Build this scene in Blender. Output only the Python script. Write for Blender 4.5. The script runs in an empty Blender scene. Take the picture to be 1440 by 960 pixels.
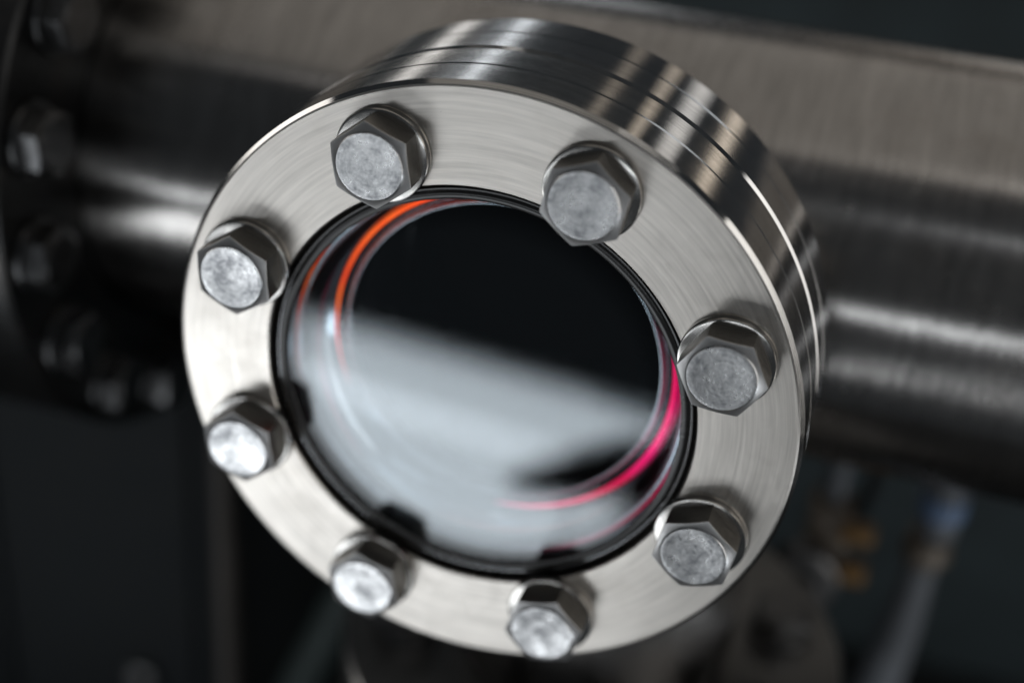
import bpy, bmesh, math, random
from mathutils import Vector, Matrix
random.seed(4)
sc = bpy.context.scene
mm = 0.001
R = math.radians

# ------------------------------------------------------------------ camera
cam_d = bpy.data.cameras.new('camera')
cam = bpy.data.objects.new('camera', cam_d)
sc.collection.objects.link(cam)
_r = Vector((0.95349954, 0.29245956, 0.07284248))
_u = Vector((-0.20537398, 0.45357626, 0.86723129))
_f = Vector((-0.22059046, 0.84186459, -0.49254833))
M = Matrix((( _r.x, _u.x, -_f.x, 59.184*mm),
            ( _r.y, _u.y, -_f.y, -202.807*mm),
            ( _r.z, _u.z, -_f.z, 131.290*mm),
            (0, 0, 0, 1)))
cam.matrix_world = M
cam_d.sensor_width = 36.0
cam_d.lens = 50.0
cam_d.clip_start = 0.005
cam_d.clip_end = 50
cam_d.dof.use_dof = True
cam_d.dof.focus_distance = 0.231
cam_d.dof.aperture_fstop = 5.2
sc.camera = cam

# ------------------------------------------------------------------ world, exposure
w = bpy.data.worlds.new('World'); sc.world = w; w.use_nodes = True
bg = w.node_tree.nodes['Background']
bg.inputs[0].default_value = (0.80, 0.90, 1.0, 1); bg.inputs[1].default_value = 0.033
vs = sc.view_settings
vs.view_transform = 'Standard'; vs.look = 'None'; vs.exposure = 0.0; vs.gamma = 1.0; vs.use_curve_mapping = False

# ------------------------------------------------------------------ lamps
def lamp(name, loc, target, sx, sy, radiance, col, along=None, spread=180):
    """rectangular lamp, loc/target in mm; 'along' = direction of its long (local x) side"""
    d = bpy.data.lights.new(name, 'AREA'); d.shape = 'RECTANGLE'
    d.size = sx*mm; d.size_y = sy*mm
    d.energy = radiance*math.pi*sx*sy*mm*mm
    d.color = col; d.spread = R(spread)
    o = bpy.data.objects.new(name, d); sc.collection.objects.link(o)
    loc = Vector(loc)*mm
    z = (loc - Vector(target)*mm).normalized()
    a = Vector(along) if along else Vector((1, 0, 0))
    x = (a - z*a.dot(z)).normalized(); y = z.cross(x)
    m = Matrix((x, y, z)).transposed().to_4x4(); m.translation = loc
    o.matrix_world = m
    return o
COOL = (0.90, 0.95, 1.0); WARM = (1.0, 0.86, 0.70); NEUT = (1.0, 0.97, 0.93)
# large soft daylight panel low in front, left of the window
lamp('window_daylight', (-262, -446, -374), (0, 0, 0), 500, 125, 3.1, (0.915, 0.96, 1.0), along=(0.97, -0.1, -0.13))
lamp('window_daylight', (-250, -499, -322), (0, 0, 0), 500, 44, 2.7, (0.915, 0.96, 1.0), along=(0.97, -0.1, -0.13))
# long tube in front (the bright line along the chamber)
lamp('bench_tube_light', (-220, -900, -185), (0, 60, 0), 1300, 55, 4.0, COOL, along=(0.97, 0, 0.24))
lamp('side_light', (420, -190, -270), (0, 0, 0), 260, 90, 4.5, COOL, along=(0.3, 0.9, 0))  # added lamp for the white streaks in the window sleeve
lamp('chamfer_light', (480, -130, 50), (0, 0, 0), 560, 130, 1.9, NEUT, along=(0, -0.15, 1))  # added lamp that brightens the chamfers on the right
lamp('chamfer_light', (-560, 30, 190), (0, 0, 0), 320, 120, 2.4, NEUT, along=(0.1, 0, 1))  # added lamp for the thin bright line on the left chamfer
# overhead lights
lamp('overhead_light', (430, -170, 830), (60, 55, 20), 300, 90, 1.6, NEUT)  # added to brighten the right of the rim by way of the chamber
lamp('overhead_light', (393, -551, 596), (60, 55, 20), 300, 70, 1.4, COOL)  # second lamp added to brighten the right of the rim
lamp('overhead_light', (0, 350, 900), (30, 80, 0), 1300, 1500, 0.25, (1.0, 0.93, 0.84))
lamp('overhead_light', (-270, -330, 760), (-60, 60, 30), 70, 40, 3.5, NEUT)
# strips behind and above the chamber, running away from the camera
for psi, wdt, rad, col in ((-71, 34, 2.4, NEUT), (-55, 12, 0.9, COOL), (-46, 26, 3.0, COOL), (4, 30, 0.3, WARM),
                           (21, 34, 0.55, WARM), (35, 60, 0.8, NEUT), (54, 40, 1.1, WARM)):
    q = 460
    x, z = q*math.sin(R(psi)), q*math.cos(R(psi))
    lamp('ceiling_strip_light', (x, 980, z), (0, 15, 20), wdt, 520, rad, col, along=(math.cos(R(psi)), 0, -math.sin(R(psi))))

# ------------------------------------------------------------------ materials
def nt(name):
    m = bpy.data.materials.new(name); m.use_nodes = True
    t = m.node_tree; p = t.nodes['Principled BSDF']
    return m, t, p
def N(t, typ, **kw):
    n = t.nodes.new(typ)
    for k, v in kw.items(): setattr(n, k, v)
    return n
def math_n(t, op, a, b=None):
    n = N(t, 'ShaderNodeMath', operation=op)
    for i, v in enumerate((a, b)):
        if v is None: continue
        if isinstance(v, (int, float)): n.inputs[i].default_value = v
        else: t.links.new(v, n.inputs[i])
    return n.outputs[0]
def ramp(t, fac, stops):
    n = N(t, 'ShaderNodeValToRGB')
    e = n.color_ramp.elements
    while len(e) < len(stops): e.new(0.5)
    for el, (p, c) in zip(e, stops):
        el.position = p; el.color = c if len(c) == 4 else (*c, 1)
    t.links.new(fac, n.inputs[0]); return n.outputs[0]
def noise(t, vec, scale, detail=3, rough=0.5):
    n = N(t, 'ShaderNodeTexNoise'); n.inputs['Scale'].default_value = scale
    n.inputs['Detail'].default_value = detail; n.inputs['Roughness'].default_value = rough
    t.links.new(vec, n.inputs['Vector']); return n.outputs[0]
def turned_steel(name, base, rough, aniso, axis, mode, fine=1.0, bump=0.15, dist=0.00006, stain=0.25, stain_col=(0.42, 0.36, 0.30)):
    """steel machined on a lathe: fine grooves round 'axis'.  mode 'face' (grooves spaced by radius) or 'rim' (spaced along axis)"""
    m, t, p = nt(name); L = t.links
    tc = N(t, 'ShaderNodeTexCoord'); sx = N(t, 'ShaderNodeSeparateXYZ'); L.new(tc.outputs['Object'], sx.inputs[0])
    X, Y, Z = sx.outputs
    A, B, H = {'Y': (X, Z, Y), 'X': (Y, Z, X), 'Z': (X, Y, Z)}[axis]
    rad = math_n(t, 'SQRT', math_n(t, 'ADD', math_n(t, 'MULTIPLY', A, A), math_n(t, 'MULTIPLY', B, B)))
    ca = math_n(t, 'DIVIDE', A, rad); sa = math_n(t, 'DIVIDE', B, rad)
    main = rad if mode == 'face' else H
    def vec(k, j):
        c = N(t, 'ShaderNodeCombineXYZ')
        L.new(math_n(t, 'MULTIPLY', main, k), c.inputs[0]); L.new(math_n(t, 'MULTIPLY', ca, j), c.inputs[1]); L.new(math_n(t, 'MULTIPLY', sa, j), c.inputs[2])
        return c.outputs[0]
    g1 = noise(t, vec(2200*fine, 3), 1.0, 3, 0.6)
    g2 = noise(t, vec(520*fine, 1.4), 1.0, 3, 0.55)
    gm = math_n(t, 'ADD', math_n(t, 'MULTIPLY', g1, 0.6), math_n(t, 'MULTIPLY', g2, 0.4))
    bp = N(t, 'ShaderNodeBump'); bp.inputs['Strength'].default_value = bump; bp.inputs['Distance'].default_value = dist
    L.new(gm, bp.inputs['Height']); L.new(bp.outputs[0], p.inputs['Normal'])
    cl = noise(t, tc.outputs['Object'], 55, 5, 0.62)
    cl2 = noise(t, tc.outputs['Object'], 320, 4, 0.7)
    mixf = ramp(t, cl, [(0.52, (0, 0, 0)), (0.80, (stain,)*3)])
    mx = N(t, 'ShaderNodeMix', data_type='RGBA'); L.new(mixf, mx.inputs['Factor'])
    mx.inputs[6].default_value = (*base, 1); mx.inputs[7].default_value = (*stain_col, 1)
    m2 = N(t, 'ShaderNodeMix', data_type='RGBA', blend_type='MULTIPLY'); m2.inputs['Factor'].default_value = 1
    L.new(mx.outputs[2], m2.inputs[6]); L.new(ramp(t, gm, [(0.36, (0.74,)*3), (0.64, (1, 1, 1))]), m2.inputs[7])
    L.new(m2.outputs[2], p.inputs['Base Color'])
    rr = math_n(t, 'ADD', math_n(t, 'MULTIPLY', math_n(t, 'SUBTRACT', cl2, 0.5), 0.45*rough), rough)
    rr = math_n(t, 'ADD', math_n(t, 'MULTIPLY', math_n(t, 'SUBTRACT', cl, 0.5), 0.35*rough), rr)
    L.new(rr, p.inputs['Roughness'])
    p.inputs['Metallic'].default_value = 1
    p.inputs['Anisotropic'].default_value = aniso; p.inputs['Anisotropic Rotation'].default_value = 0.25
    tg = N(t, 'ShaderNodeTangent', direction_type='RADIAL', axis=axis); L.new(tg.outputs[0], p.inputs['Tangent'])
    return m
def worn_steel(name, base, rough, mott=0.5, scale=260, bump=0.12, dark=(0.32, 0.32, 0.33), rings=0.0):
    m, t, p = nt(name); L = t.links
    tc = N(t, 'ShaderNodeTexCoord'); oi = N(t, 'ShaderNodeObjectInfo')
    off = N(t, 'ShaderNodeVectorMath', operation='ADD'); L.new(tc.outputs['Object'], off.inputs[0]); L.new(oi.outputs['Random'], off.inputs[1])
    n1 = noise(t, off.outputs[0], scale, 6, 0.68); n2 = noise(t, off.outputs[0], scale*6, 4, 0.6)
    if rings:
        sx = N(t, 'ShaderNodeSeparateXYZ'); L.new(tc.outputs['Object'], sx.inputs[0])
        rd = math_n(t, 'SQRT', math_n(t, 'ADD', math_n(t, 'MULTIPLY', sx.outputs[0], sx.outputs[0]), math_n(t, 'MULTIPLY', sx.outputs[2], sx.outputs[2])))
        cb = N(t, 'ShaderNodeCombineXYZ'); L.new(math_n(t, 'MULTIPLY', rd, 2600), cb.inputs[0]); L.new(math_n(t, 'MULTIPLY', sx.outputs[0], 160), cb.inputs[1]); L.new(oi.outputs['Random'], cb.inputs[2])
        n3 = noise(t, cb.outputs[0], 1.0, 2)
        n1 = math_n(t, 'ADD', n1, math_n(t, 'MULTIPLY', math_n(t, 'SUBTRACT', n3, 0.5), rings))
        n1 = math_n(t, 'ADD', n1, math_n(t, 'MULTIPLY', math_n(t, 'SUBTRACT', n2, 0.5), 0.35))
    mx = N(t, 'ShaderNodeMix', data_type='RGBA'); L.new(ramp(t, n1, [(0.38, (0, 0, 0)), (0.66, (mott,)*3)]), mx.inputs['Factor'])
    mx.inputs[6].default_value = (*base, 1); mx.inputs[7].default_value = (*dark, 1)
    L.new(mx.outputs[2], p.inputs['Base Color'])
    L.new(math_n(t, 'ADD', math_n(t, 'MULTIPLY', math_n(t, 'SUBTRACT', n1, 0.5), 0.35), rough), p.inputs['Roughness'])
    bp = N(t, 'ShaderNodeBump'); bp.inputs['Strength'].default_value = bump; bp.inputs['Distance'].default_value = 0.00012
    L.new(math_n(t, 'ADD', n1, math_n(t, 'MULTIPLY', n2, 0.35)), bp.inputs['Height']); L.new(bp.outputs[0], p.inputs['Normal'])
    p.inputs['Metallic'].default_value = 1
    return m
def plain(name, col, rough, metal=0.0, var=0.25, scale=40, bump=0.05):
    m, t, p = nt(name); L = t.links
    tc = N(t, 'ShaderNodeTexCoord'); n1 = noise(t, tc.outputs['Object'], scale, 5, 0.6)
    a = tuple(c*(1-var) for c in col); b = tuple(min(1, c*(1+var)) for c in col)
    L.new(ramp(t, n1, [(0.3, a), (0.7, b)]), p.inputs['Base Color'])
    L.new(math_n(t, 'ADD', math_n(t, 'MULTIPLY', math_n(t, 'SUBTRACT', n1, 0.5), 0.25), rough), p.inputs['Roughness'])
    bp = N(t, 'ShaderNodeBump'); bp.inputs['Strength'].default_value = bump; bp.inputs['Distance'].default_value = 0.0003
    L.new(n1, bp.inputs['Height']); L.new(bp.outputs[0], p.inputs['Normal'])
    p.inputs['Metallic'].default_value = metal
    return m
STEEL = (0.76, 0.715, 0.66)
m_face = turned_steel('turned_face_steel', STEEL, 0.32, 0.6, 'Y', 'face', 0.8, 0.28)
m_rim = turned_steel('turned_rim_steel', (0.60, 0.59, 0.575), 0.11, 0.9, 'Y', 'rim', 0.8, 0.04, stain=0.3)
m_rim2 = turned_steel('turned_rear_rim_steel', (0.58, 0.575, 0.57), 0.10, 0.9, 'Y', 'rim', 0.8, 0.04, stain=0.3)
m_chamber = turned_steel('brushed_chamber_steel', (0.50, 0.48, 0.46), 0.25, 0.85, 'X', 'rim', 0.28, 0.8, dist=0.00016, stain=0.5, stain_col=(0.33, 0.29, 0.26))
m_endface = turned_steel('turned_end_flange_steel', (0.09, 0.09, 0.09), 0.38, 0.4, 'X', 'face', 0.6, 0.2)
m_endtop = plain('dark_flange_top', (0.20, 0.198, 0.195), 0.36, 1.0)  # flange top darker than its rim, shade put into the colour
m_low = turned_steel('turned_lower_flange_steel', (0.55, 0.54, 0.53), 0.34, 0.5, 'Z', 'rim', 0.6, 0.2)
m_bolt = worn_steel('bolt_steel', (0.72, 0.72, 0.72), 0.31, 0.97, 260, 0.35, (0.25, 0.255, 0.265), rings=0.22)
m_bolt_side = worn_steel('bolt_side_steel', (0.46, 0.43, 0.39), 0.38, 0.6, 500, 0.4, (0.28, 0.26, 0.23))
m_bolt_chamfer = worn_steel('bolt_chamfer_steel', (0.62, 0.61, 0.60), 0.42, 0.4, 400, 0.2, (0.4, 0.4, 0.4))
m_washer = worn_steel('washer_steel', (0.55, 0.53, 0.50), 0.20, 0.35, 300, 0.06)
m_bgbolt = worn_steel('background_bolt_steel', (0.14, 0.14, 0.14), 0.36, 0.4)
m_sleeve, _t, _p = nt('polished_sleeve')
_p.inputs['Base Color'].default_value = (0.46, 0.47, 0.49, 1); _p.inputs['Metallic'].default_value = 1; _p.inputs['Roughness'].default_value = 0.13
_tc = N(_t, 'ShaderNodeTexCoord'); _n = noise(_t, _tc.outputs['Object'], 90, 3); _bp = N(_t, 'ShaderNodeBump')
_bp.inputs['Strength'].default_value = 0.06; _bp.inputs['Distance'].default_value = 0.0003
_t.links.new(_n, _bp.inputs['Height']); _t.links.new(_bp.outputs[0], _p.inputs['Normal'])
m_glass, _t, _p = nt('coated_window_glass')
_t.nodes.remove(_p); _out = _t.nodes['Material Output']
_gs = N(_t, 'ShaderNodeBsdfGlossy'); _gs.distribution = 'BECKMANN'; _gs.inputs['Color'].default_value = (0.93, 0.97, 1.0, 1)
_tc = N(_t, 'ShaderNodeTexCoord'); _n = noise(_t, _tc.outputs['Object'], 1500, 5, 0.75)
_t.links.new(ramp(_t, _n, [(0.55, (0.06,)*3), (0.80, (0.12,)*3)]), _gs.inputs['Roughness'])
_tr = N(_t, 'ShaderNodeBsdfTransparent'); _tr.inputs['Color'].default_value = (0.86, 0.90, 0.92, 1)
_lw = N(_t, 'ShaderNodeLayerWeight'); _lw.inputs['Blend'].default_value = 0.5
_fac = math_n(_t, 'ADD', math_n(_t, 'MULTIPLY', math_n(_t, 'POWER', _lw.outputs['Facing'], 5), 0.85), 0.035)
_sx = N(_t, 'ShaderNodeSeparateXYZ'); _t.links.new(_tc.outputs['Object'], _sx.inputs[0])
_rr = math_n(_t, 'SQRT', math_n(_t, 'ADD', math_n(_t, 'MULTIPLY', _sx.outputs[0], _sx.outputs[0]), math_n(_t, 'MULTIPLY', _sx.outputs[2], _sx.outputs[2])))
_coat = N(_t, 'ShaderNodeMapRange'); _t.links.new(_rr, _coat.inputs[0])           # the coating thins out towards the edge
_coat.inputs[1].default_value = 0.0300; _coat.inputs[2].default_value = 0.0358; _coat.inputs[3].default_value = 0.066; _coat.inputs[4].default_value = 0.004
_fac = math_n(_t, 'ADD', _fac, _coat.outputs[0])
_mx = N(_t, 'ShaderNodeMixShader'); _t.links.new(_fac, _mx.inputs[0])
_t.links.new(_tr.outputs[0], _mx.inputs[1]); _t.links.new(_gs.outputs[0], _mx.inputs[2]); _t.links.new(_mx.outputs[0], _out.inputs['Surface'])
m_edge = plain('polished_edge_steel', (0.85, 0.86, 0.88), 0.16, 1.0, 0.05)
m_bore = turned_steel('bore_steel', (0.40, 0.37, 0.34), 0.28, 0.5, 'Y', 'rim', 1.0, 0.15)
m_inner = plain('tube_interior_dark', (0.012, 0.012, 0.013), 0.9)  # shade inside the tube put into a near-black colour
m_black = plain('black_rubber', (0.012, 0.012, 0.013), 0.55)
m_band = plain('glossy_dark_band', (0.02, 0.019, 0.018), 0.25)
m_copper = plain('copper_gasket', (0.62, 0.40, 0.28), 0.35, 1.0)
m_panel = plain('dark_blue_grey_panel_paint', (0.007, 0.010, 0.012), 0.8)
m_back = plain('dark_teal_wall_paint', (0.035, 0.050, 0.055), 0.7)
m_floor = plain('dark_bench_laminate', (0.020, 0.022, 0.024), 0.6)
m_strut = plain('dark_green_grey_strut', (0.030, 0.042, 0.040), 0.5, 0.2)
m_rod = plain('dull_bronze_rod', (0.045, 0.038, 0.032), 0.6)
m_hose = plain('grey_hose_plastic', (0.13, 0.14, 0.155), 0.5)
m_blue = plain('blue_collar_plastic', (0.14, 0.21, 0.34), 0.4)
m_tan = plain('tan_fitting', (0.15, 0.125, 0.10), 0.45, 0.3)
m_orange = plain('amber_terminal_plastic', (0.20, 0.11, 0.035), 0.45)

# ------------------------------------------------------------------ mesh helpers
def finish(me, ang=32):
    for f in me.polygons: f.use_smooth = True
    me.set_sharp_from_angle(angle=R(ang))
    return me
def obj(name, me, mat=None, parent=None):
    o = bpy.data.objects.new(name, me); sc.collection.objects.link(o)
    if mat and not me.materials: me.materials.append(mat)
    if parent: o.parent = parent
    return o
def lathe(name, prof, axis='Y', segs=192, closed=True, origin=(0, 0, 0), mats=None, matfn=None, ang=32):
    """prof: list of (r, h) in mm, turned round 'axis'."""
    vs_, fs, mi = [], [], []
    n = len(prof)
    for i in range(segs):
        a = 2*math.pi*i/segs; c, s = math.cos(a), math.sin(a)
        for r, h in prof:
            v = {'Y': (r*c, h, r*s), 'X': (h, r*c, r*s), 'Z': (r*c, r*s, h)}[axis]
            vs_.append(((v[0]+origin[0])*mm, (v[1]+origin[1])*mm, (v[2]+origin[2])*mm))
    rng = n if closed else n-1
    for i in range(segs):
        j = (i+1) % segs
        for k in range(rng):
            l = (k+1) % n
            q = [i*n+k, i*n+l, j*n+l, j*n+k]
            if prof[k][0] < 1e-6: q = [i*n+k, i*n+l, j*n+l]
            elif prof[l][0] < 1e-6: q = [i*n+k, i*n+l, j*n+k]
            fs.append(q); mi.append(matfn(k) if matfn else 0)
    me = bpy.data.meshes.new(name); me.from_pydata(vs_, [], fs)
    if mats:
        for m in mats: me.materials.append(m)
        me.polygons.foreach_set('material_index', mi)
    bm = bmesh.new(); bm.from_mesh(me); bmesh.ops.remove_doubles(bm, verts=bm.verts, dist=1e-7)
    bmesh.ops.recalc_face_normals(bm, faces=bm.faces); bm.to_mesh(me); bm.free()
    return finish(me, ang)
def box(name, size, bev=0.5):
    bm = bmesh.new(); bmesh.ops.create_cube(bm, size=1)
    for v in bm.verts: v.co = Vector((v.co.x*size[0]*mm, v.co.y*size[1]*mm, v.co.z*size[2]*mm))
    if bev: bmesh.ops.bevel(bm, geom=bm.edges[:], offset=bev*mm, segments=2, affect='EDGES', profile=0.5)
    me = bpy.data.meshes.new(name); bm.to_mesh(me); bm.free(); return finish(me)
def tube(name, pts, rad, segs=20, rings=None):
    """swept tube along points (mm); rad a number or list"""
    P = [Vector(p)*mm for p in pts]; n = len(P)
    vs_, fs = [], []
    for i, p in enumerate(P):
        d = (P[min(i+1, n-1)] - P[max(i-1, 0)]).normalized()
        a = d.orthogonal() if i == 0 else (a - d*a.dot(d))
        a = a.normalized(); b = d.cross(a)
        r = (rad[i] if isinstance(rad, (list, tuple)) else rad)*mm
        for k in range(segs):
            t_ = 2*math.pi*k/segs; vs_.append(p + (a*math.cos(t_) + b*math.sin(t_))*r)
    for i in range(n-1):
        for k in range(segs):
            l = (k+1) % segs; fs.append([i*segs+k, i*segs+l, (i+1)*segs+l, (i+1)*segs+k])
    fs.append(list(range(segs))[::-1]); fs.append([(n-1)*segs+k for k in range(segs)])
    me = bpy.data.meshes.new(name); me.from_pydata(vs_, [], fs); return finish(me)
def empty(name, loc, label, cat, group=None):
    o = bpy.data.objects.new(name, None); sc.collection.objects.link(o)
    o.location = Vector(loc)*mm; o.empty_display_size = 0.02
    o['label'] = label; o['category'] = cat
    if group: o['group'] = group
    return o
def tag(o, label, cat, group=None):
    o['label'] = label; o['category'] = cat
    if group: o['group'] = group
    return o
def structure(o): o['kind'] = 'structure'; return o

# ------------------------------------------------------------------ setting
bpl = structure(obj('back_panel', box('back_panel', (1600, 8, 600), 1), m_back)); bpl.location = (0, 0.36, -0.245)
flo = structure(obj('bench_top', box('bench_top', (1600, 460, 20), 1), m_floor)); flo.location = (0, 0.125, -0.33)

# ------------------------------------------------------------------ bolt
def hex_head(name, a=6.5, H=5.3, rt=5.72, segs=96, phase=0.0):
    """hexagon head with chamfered corners, axis -Y (top towards -y), base at y=0, mm"""
    vs_, fs, mi = [], [], []
    def rh(th):
        t_ = ((th + math.pi/6) % (math.pi/3)) - math.pi/6
        r = a/math.cos(t_)
        return min(r, a*1.147)
    rings = [(lambda th: rt-1.2, lambda th: H-0.05), (lambda th: rt-0.55, lambda th: H), (lambda th: rt-0.10, lambda th: H-0.02), (lambda th: rt, lambda th: H-0.14),
             (lambda th: rt+0.18, lambda th: H-0.30),
             (lambda th: max(rh(th)-0.07, rt+0.22), lambda th: H-0.30-(max(rh(th)-0.07, rt+0.22)-rt-0.18)*0.34),
             (lambda th: rh(th), lambda th: H-0.30-(rh(th)-rt-0.18)*0.34-0.09),
             (lambda th: rh(th), lambda th: 0.55), (lambda th: rh(th)-0.12, lambda th: 0.0)]
    vs_.append((0, -H+0.06, 0))
    for fr, fh in rings:
        for i in range(segs):
            th = 2*math.pi*i/segs
            r, h = fr(th), fh(th); vs_.append((r*math.cos(th+phase), -h, r*math.sin(th+phase)))
    for i in range(segs): fs.append([0, 1+i, 1+(i+1) % segs]); mi.append(0)
    for k in range(len(rings)-1):
        for i in range(segs):
            j = (i+1) % segs; b0, b1 = 1+k*segs, 1+(k+1)*segs
            fs.append([b0+i, b1+i, b1+j, b0+j]); mi.append(0 if k < 4 else (2 if k < 6 else 1))
    me = bpy.data.meshes.new(name); me.from_pydata([tuple(c*mm for c in v) for v in vs_], [], fs)
    me.materials.append(m_bolt); me.materials.append(m_bolt_side); me.materials.append(m_bolt_chamfer); me.polygons.foreach_set('material_index', mi)
    bm = bmesh.new(); bm.from_mesh(me); bmesh.ops.recalc_face_normals(bm, faces=bm.faces); bm.to_mesh(me); bm.free()
    return finish(me, 24)
head_me = hex_head('bolt_head')
collar_prof = [(4, 0.9), (7.1, 0.9), (7.35, 0.75), (7.4, 0.3), (7.2, 0.02), (4, 0.02)]
washer_prof = [(4.2, 0.0), (8.0, 0.0), (8.1, -0.2), (8.1, -1.25), (7.95, -1.5), (7.6, -1.6), (4.2, -1.6)]
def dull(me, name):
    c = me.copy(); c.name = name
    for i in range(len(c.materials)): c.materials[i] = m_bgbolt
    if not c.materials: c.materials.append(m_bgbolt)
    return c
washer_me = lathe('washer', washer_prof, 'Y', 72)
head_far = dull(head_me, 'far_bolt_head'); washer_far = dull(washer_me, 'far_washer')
nut_me = hex_head('nut', 6.5, 6.3, 5.9, 48)

# ------------------------------------------------------------------ sight glass: front flange, sleeve, glass, bolts
view = empty('viewport_flange', (0, 0, 0), 'round brushed steel sight-glass flange with eight hex bolts around a dark glass window', 'viewport')
plate_prof = [(39.5, 0.0), (56.0, 0.0), (56.35, 0.12), (57.0, 0.85), (57.0, 8.95), (56.72, 9.15), (56.72, 9.40), (57.0, 9.6),
              (57.0, 17.7), (56.35, 18.35), (41.0, 18.35), (41.0, 17.0), (38.4, 17.0), (38.4, 5.6), (39.3, 5.0), (39.3, 0.25)]
def plate_mat(k):
    return 0 if k in (0, 1, 15) else (2 if k >= 12 else 1)
plate = obj('flange_plate', lathe('flange_plate', plate_prof, 'Y', 256, mats=[m_face, m_rim, m_bore], matfn=plate_mat, ang=12), None, view)
# polished bowl-shaped sleeve that carries the glass
sl = [(38.3, 6.2), (38.25, 2.3), (38.0, 1.75), (37.6, 1.75), (37.4, 2.0)]
for k in range(1, 40):
    t_ = R(78)*k/39
    dr = 0.25*math.exp(-((k-9)/1.8)**2)      # a machined ridge
    sl.append((30+7.4*math.cos(t_)-dr, 2.0+14.0*math.sin(t_)))
sl += [(31.0, 16.1), (30.4, 16.25), (30.0, 16.6), (30.0, 22.0), (38.3, 22.0)]
sleeve = obj('window_sleeve', lathe('window_sleeve', sl, 'Y', 256, ang=40), m_sleeve, view)
gl = [(0, 2.2), (20, 2.2), (36.3, 2.2), (36.5, 2.21), (36.9, 2.35), (37.1, 2.65), (37.1, 3.4), (37.0, 3.5), (20, 3.5), (0, 3.5)]
glass = obj('window_glass', lathe('window_glass', gl, 'Y', 192, closed=False, ang=8), m_glass, view)
# black seal added for the shade in the gap between plate bore and sleeve
rim_o = obj('edge_ring', lathe('edge_ring', [(30.15+0.42*math.cos(R(q)), 15.9+0.42*math.sin(R(q))) for q in range(0, 360, 30)], 'Y', 192, ang=60), m_edge, view)
rim_i = obj('edge_ring', lathe('streak_ring_front', [(35.9+0.4*math.cos(R(q)), 6.6+0.4*math.sin(R(q))) for q in range(0, 360, 30)], 'Y', 192, ang=60), m_edge, view)  # added bright ring that draws a white streak inside the sleeve
band = obj('dark_band_ring', lathe('dark_band_ring', [(36.2, 2.15), (36.35, 1.75), (36.8, 1.6), (37.6, 1.55), (38.2, 1.9), (38.6, 2.7), (39.25, 3.1), (39.25, 4.6), (38.35, 5.0), (38.3, 1.72), (36.3, 2.16)], 'Y', 192, ang=50), m_band, view)
# two added glowing arcs standing in for coloured reflections along the sleeve edge
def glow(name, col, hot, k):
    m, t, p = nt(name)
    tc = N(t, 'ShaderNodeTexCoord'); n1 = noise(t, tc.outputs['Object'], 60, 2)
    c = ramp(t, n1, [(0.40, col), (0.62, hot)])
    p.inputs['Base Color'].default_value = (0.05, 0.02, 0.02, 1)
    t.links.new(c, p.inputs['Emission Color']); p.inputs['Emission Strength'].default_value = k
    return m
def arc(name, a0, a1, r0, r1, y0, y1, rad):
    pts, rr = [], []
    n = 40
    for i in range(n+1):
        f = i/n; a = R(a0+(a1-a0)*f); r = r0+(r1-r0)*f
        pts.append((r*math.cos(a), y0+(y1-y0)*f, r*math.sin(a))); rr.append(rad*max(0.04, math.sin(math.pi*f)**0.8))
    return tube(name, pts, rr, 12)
fo = obj('streak', arc('orange_streak', 82, 204, 32.5, 32.2, 14.7, 15.2, 0.33), glow('orange_glow', (0.9, 0.025, 0.006), (1.0, 0.14, 0.015), 1.6), view)
fo['label'] = 'glowing orange filament added for the coloured reflection along the upper left window edge'
fp = obj('streak', arc('pink_streak', -88, 26, 32.2, 32.8, 15.0, 14.4, 0.55), glow('pink_glow', (0.70, 0.004, 0.07), (1.0, 0.008, 0.18), 1.4), view)
fp['label'] = 'glowing pink filament added for the coloured reflection along the lower right window edge'
gk = obj('copper_gasket', lathe('copper_gasket', [(41.2, 18.4), (55.6, 18.4), (55.6, 18.95), (41.2, 18.95)], 'Y', 192), m_copper, view)

spins = [39.4, 20.2, 56.7, 18.7, 15.1, 42.4, 38.5, 33.7]
for i, s in enumerate(spins):
    a = R(113.0-45*i)
    b = obj('bolt', head_me, None, view)
    b.location = (46.05*mm*math.cos(a), -1.62*mm, 46.05*mm*math.sin(a))
    # a rotation of +t about Y turns (x,z) by -t ; corners sit at 30 deg + 60k in the mesh
    b.rotation_euler = (0, -R(s-30), 0)
    wsh = obj('washer', washer_me, m_washer, b)
    wsh.location = (random.uniform(-.15, .15)*mm, 1.6*mm, random.uniform(-.15, .15)*mm)

# ------------------------------------------------------------------ vacuum chamber with neck and mating flange
CY, CZ, CR = 95, -2, 46.5
cham = empty('vacuum_chamber', (60, 95, -48), 'horizontal brushed steel vacuum chamber tube behind the sight glass', 'chamber')
def put(o):            # child of the chamber empty, mesh given in scene coordinates
    o.matrix_parent_inverse = Matrix.Translation(-cham.location); return o
def chamber_mesh():
    xs = [-125, -80, -45] + [-38+2*i for i in range(39)] + [45, 80, 300]
    prof = [(CR, x) for x in xs] + [(CR-2, x) for x in reversed(xs)]
    n = len(xs)
    me = lathe('chamber_body', prof, 'X', 240, mats=[m_chamber, m_inner], matfn=lambda k: 0 if k < n-1 else 1)
    bm = bmesh.new(); bm.from_mesh(me)                      # opening into the neck
    kill = [f for f in bm.faces if f.calc_center_median().y < 0 and math.hypot(f.calc_center_median().x, f.calc_center_median().z+CZ*mm) < 31*mm]
    bmesh.ops.delete(bm, geom=kill, context='FACES'); bm.to_mesh(me); bm.free()
    return me
body = put(obj('chamber_body', chamber_mesh(), None, cham))
body.location = (0, CY*mm, CZ*mm)
mat_prof = [(32, 19.0), (56.35, 19.0), (57.0, 19.6), (57.0, 27.6), (56.72, 27.8), (56.72, 28.05), (57.0, 28.25), (57.0, 36.4), (56.4, 37.0), (32, 37.0)]
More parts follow.
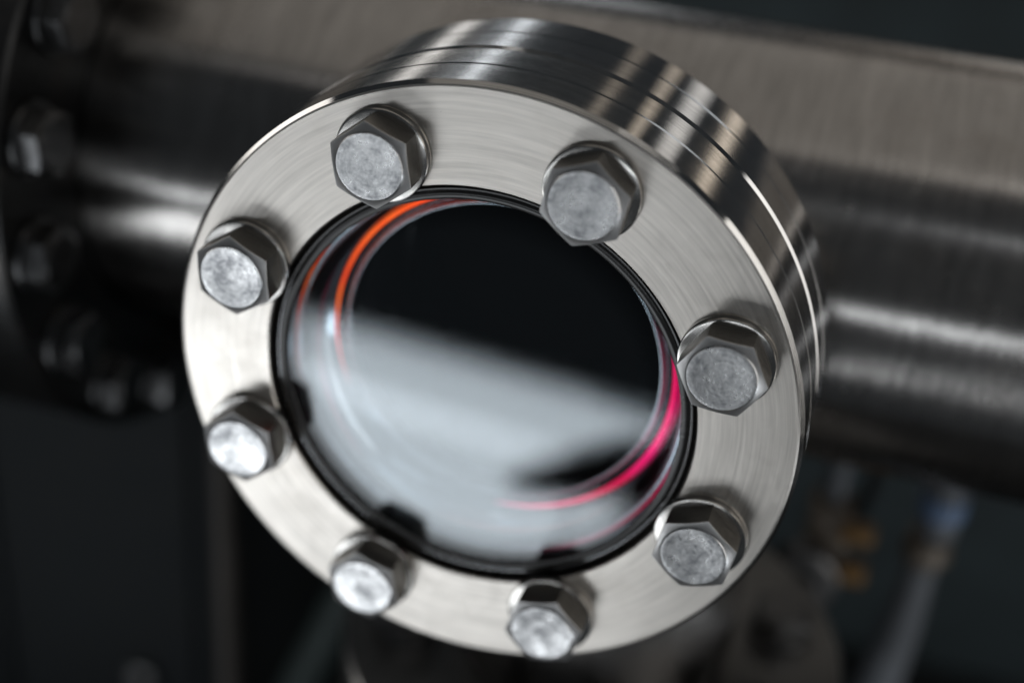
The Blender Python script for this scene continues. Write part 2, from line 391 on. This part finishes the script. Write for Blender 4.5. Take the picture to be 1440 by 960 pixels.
mate = put(obj('mating_flange', lathe('mating_flange', mat_prof, 'Y', 256, ang=12), m_rim2, cham))
neck = put(obj('neck', lathe('neck', [(31.0, 22.5), (31.95, 22.5), (31.95, 37.2), (35.0, 37.2), (34.2, 38.5), (34.2, 70), (31.0, 70)], 'Y', 128), m_inner, cham))
for i in range(8):
    a = R(113.0-45*i)
    nb = put(obj('nut', nut_me, None, cham))
    nb.location = (46.05*mm*math.cos(a), 37.02*mm, 46.05*mm*math.sin(a)); nb.rotation_euler = (math.pi, R(11*i), 0)

# end flange on the left with its ring of bolts
XF = -108
endf = empty('end_flange', (-120, 95, -78), 'large dark steel flange with a ring of bolts at the left end of the chamber', 'flange')
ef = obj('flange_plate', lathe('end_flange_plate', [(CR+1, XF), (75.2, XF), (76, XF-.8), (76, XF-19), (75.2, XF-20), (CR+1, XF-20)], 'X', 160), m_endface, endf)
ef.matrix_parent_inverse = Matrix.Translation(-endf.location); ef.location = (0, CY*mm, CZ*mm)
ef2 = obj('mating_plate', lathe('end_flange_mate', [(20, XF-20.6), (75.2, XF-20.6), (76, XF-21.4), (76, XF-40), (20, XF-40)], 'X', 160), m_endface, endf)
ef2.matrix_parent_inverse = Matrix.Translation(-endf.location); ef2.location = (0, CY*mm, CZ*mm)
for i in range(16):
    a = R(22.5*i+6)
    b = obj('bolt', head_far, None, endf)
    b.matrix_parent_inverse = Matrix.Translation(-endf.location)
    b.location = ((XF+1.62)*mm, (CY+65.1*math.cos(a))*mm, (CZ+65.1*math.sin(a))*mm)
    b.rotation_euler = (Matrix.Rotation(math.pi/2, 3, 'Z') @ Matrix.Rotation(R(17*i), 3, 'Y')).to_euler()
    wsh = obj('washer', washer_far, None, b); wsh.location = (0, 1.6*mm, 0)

# ------------------------------------------------------------------ lower port flange under the chamber
lowf = empty('lower_flange', (18, 68, -319), 'dim round steel flange below the bolted sight glass', 'flange')
def putl(o): o.matrix_parent_inverse = Matrix.Translation(-lowf.location); return o
LX, LY = 16, 62
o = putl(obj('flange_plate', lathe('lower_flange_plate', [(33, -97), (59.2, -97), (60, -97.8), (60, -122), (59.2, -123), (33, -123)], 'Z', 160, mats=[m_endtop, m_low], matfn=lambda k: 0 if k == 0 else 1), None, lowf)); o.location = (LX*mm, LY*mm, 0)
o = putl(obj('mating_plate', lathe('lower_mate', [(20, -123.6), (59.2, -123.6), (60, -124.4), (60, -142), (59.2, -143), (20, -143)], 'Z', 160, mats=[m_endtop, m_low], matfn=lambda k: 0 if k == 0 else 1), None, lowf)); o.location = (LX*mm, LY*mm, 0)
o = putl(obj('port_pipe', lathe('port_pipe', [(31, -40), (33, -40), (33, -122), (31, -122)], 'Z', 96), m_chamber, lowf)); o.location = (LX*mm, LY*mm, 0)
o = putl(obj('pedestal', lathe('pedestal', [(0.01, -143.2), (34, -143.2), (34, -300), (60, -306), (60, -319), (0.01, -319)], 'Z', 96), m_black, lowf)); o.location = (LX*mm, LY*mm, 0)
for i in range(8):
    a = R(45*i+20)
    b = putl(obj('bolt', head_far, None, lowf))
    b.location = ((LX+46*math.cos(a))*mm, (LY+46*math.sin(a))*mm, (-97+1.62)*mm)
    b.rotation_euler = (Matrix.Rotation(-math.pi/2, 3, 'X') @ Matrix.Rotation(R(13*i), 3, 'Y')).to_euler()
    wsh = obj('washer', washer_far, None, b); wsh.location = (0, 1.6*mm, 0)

# ------------------------------------------------------------------ hose at the lower right
hose = empty('coolant_hose', (92, 125, -319), 'grey hose with blue collar hanging at the lower right', 'hose')
def puth(o): o.matrix_parent_inverse = Matrix.Translation(-hose.location); return o
puth(obj('upper_fitting', tube('upper_fitting', [(93, 118, -40), (93, 119, -72), (93, 119.5, -86)], 5.2), m_hose, hose))
puth(obj('blue_collar', tube('blue_collar', [(93, 119, -74), (93, 119, -80)], 6.0), m_blue, hose))
puth(obj('lower_fitting', tube('lower_fitting', [(92, 120, -88), (92, 120.5, -94), (92, 121, -97)], [5.6, 6.6, 4.6]), m_tan, hose))
puth(obj('hose_body', tube('hose_body', [(92, 121, -97), (91, 122, -120), (89, 124, -150), (84, 126, -190), (80, 128, -250), (80, 128, -319)], [4.2, 5.4, 6, 6.2, 6.2, 6.2]), m_hose, hose))

# amber terminals between hose and flange
for i, (z, lab) in enumerate(((-94, 'small amber terminal block in the dark right of the sight glass, upper of two'), (-107, 'small amber terminal block in the dark right of the sight glass, lower of two'))):
    tb = tag(obj('terminal_block', box('terminal_block', (9, 6, 5), 1.0), m_orange), lab, 'terminal', 'amber terminals')
    tb.location = (74*mm, 122*mm, z*mm)

# ------------------------------------------------------------------ dark cabinet, strut and rod at the lower left
cab = empty('cabinet', (-262, 220, -319), 'dark blue-grey equipment cabinet in the shadow at the lower left', 'cabinet')
def putc(o, loc): o.matrix_parent_inverse = Matrix.Translation(-cab.location); o.location = Vector(loc)*mm; return o
putc(obj('cabinet_body', box('cabinet_body', (260, 120, 235), 3), m_panel, cab), (-262, 220, -200))
putc(obj('cabinet_door', box('cabinet_door', (150, 4, 200), 1.5), m_panel, cab), (-305, 158.2, -195))
putc(obj('cabinet_door', box('cabinet_door', (78, 4, 200), 1.5), m_panel, cab), (-185, 158.2, -195))
putc(obj('latch', box('latch', (10, 7, 14), 2), m_bgbolt, cab), (-168, 154, -258))
rod = tag(obj('support_rod', tube('support_rod', [(-100, 96, -40), (-100, 96, -319)], 3.6), m_rod), 'thin dull bronze vertical rod left of the sight glass', 'rod')
st = tag(obj('strut', tube('strut', [(-55, 110, -120), (-130, 112, -319)], 7), m_strut), 'dark diagonal strut below and left of the sight glass', 'strut')

# ------------------------------------------------------------------ unseen knob, added to make the dark patch mirrored in the glass
kn = empty('patch_knob', (-46, -336, -319), 'unseen black knob on a slim post, added to be mirrored as the dark patch low in the glass', 'knob')
def putk(o): o.matrix_parent_inverse = Matrix.Translation(-kn.location); return o
kh = putk(obj('knob_head', lathe('knob_head', [(0.01, -44), (3, -42), (7, -30), (11, -10), (14, 12), (14.5, 28), (12, 38), (6, 42), (0.01, 43)], 'X', 48), m_black, kn))
kh.location = (-0.036, -0.338, -0.251); kh.rotation_euler = (0, R(-22), R(8)); kh.scale = (1.15, 1.25, 1.25)
putk(obj('post', tube('post', [(-44, -335, -255), (-46, -336, -319)], 1.5), m_black, kn))

# ------------------------------------------------------------------ dim clutter between lower flange and hose
vl = empty('small_valve', (66, 128, -319), 'small dim metal valve with round knob in the dark right of the sight glass', 'valve')
def putv(o): o.matrix_parent_inverse = Matrix.Translation(-vl.location); return o
putv(obj('valve_stem', tube('valve_stem', [(66, 130, -60), (66, 129, -90), (66, 128, -319)], 3.4), m_hose, vl))
o = putv(obj('valve_knob', lathe('valve_knob', [(3.5, -4), (9, -4), (10, -3), (10, 3), (9, 4), (3.5, 4)], 'Y', 40), m_bgbolt, vl)); o.location = (0.062, 0.117, -0.108)
o = putv(obj('valve_body', box('valve_body', (12, 12, 22), 1.5), m_tan, vl)); o.location = (66*mm, 128*mm, -100*mm)
cb_ = tag(obj('cable', tube('cable', [(70+6*math.sin(i*0.5), 140-0.6*i, -55-i*9-3*math.sin(i*0.9)) for i in range(30)], 1.9), m_black), 'thin black cable hanging behind the small valve', 'cable')
br = tag(obj('bracket', box('bracket', (34, 5, 9), 1), m_bgbolt), 'short dim steel bracket just under the chamber at the right', 'bracket')
br.location = (104*mm, 100*mm, -55*mm)
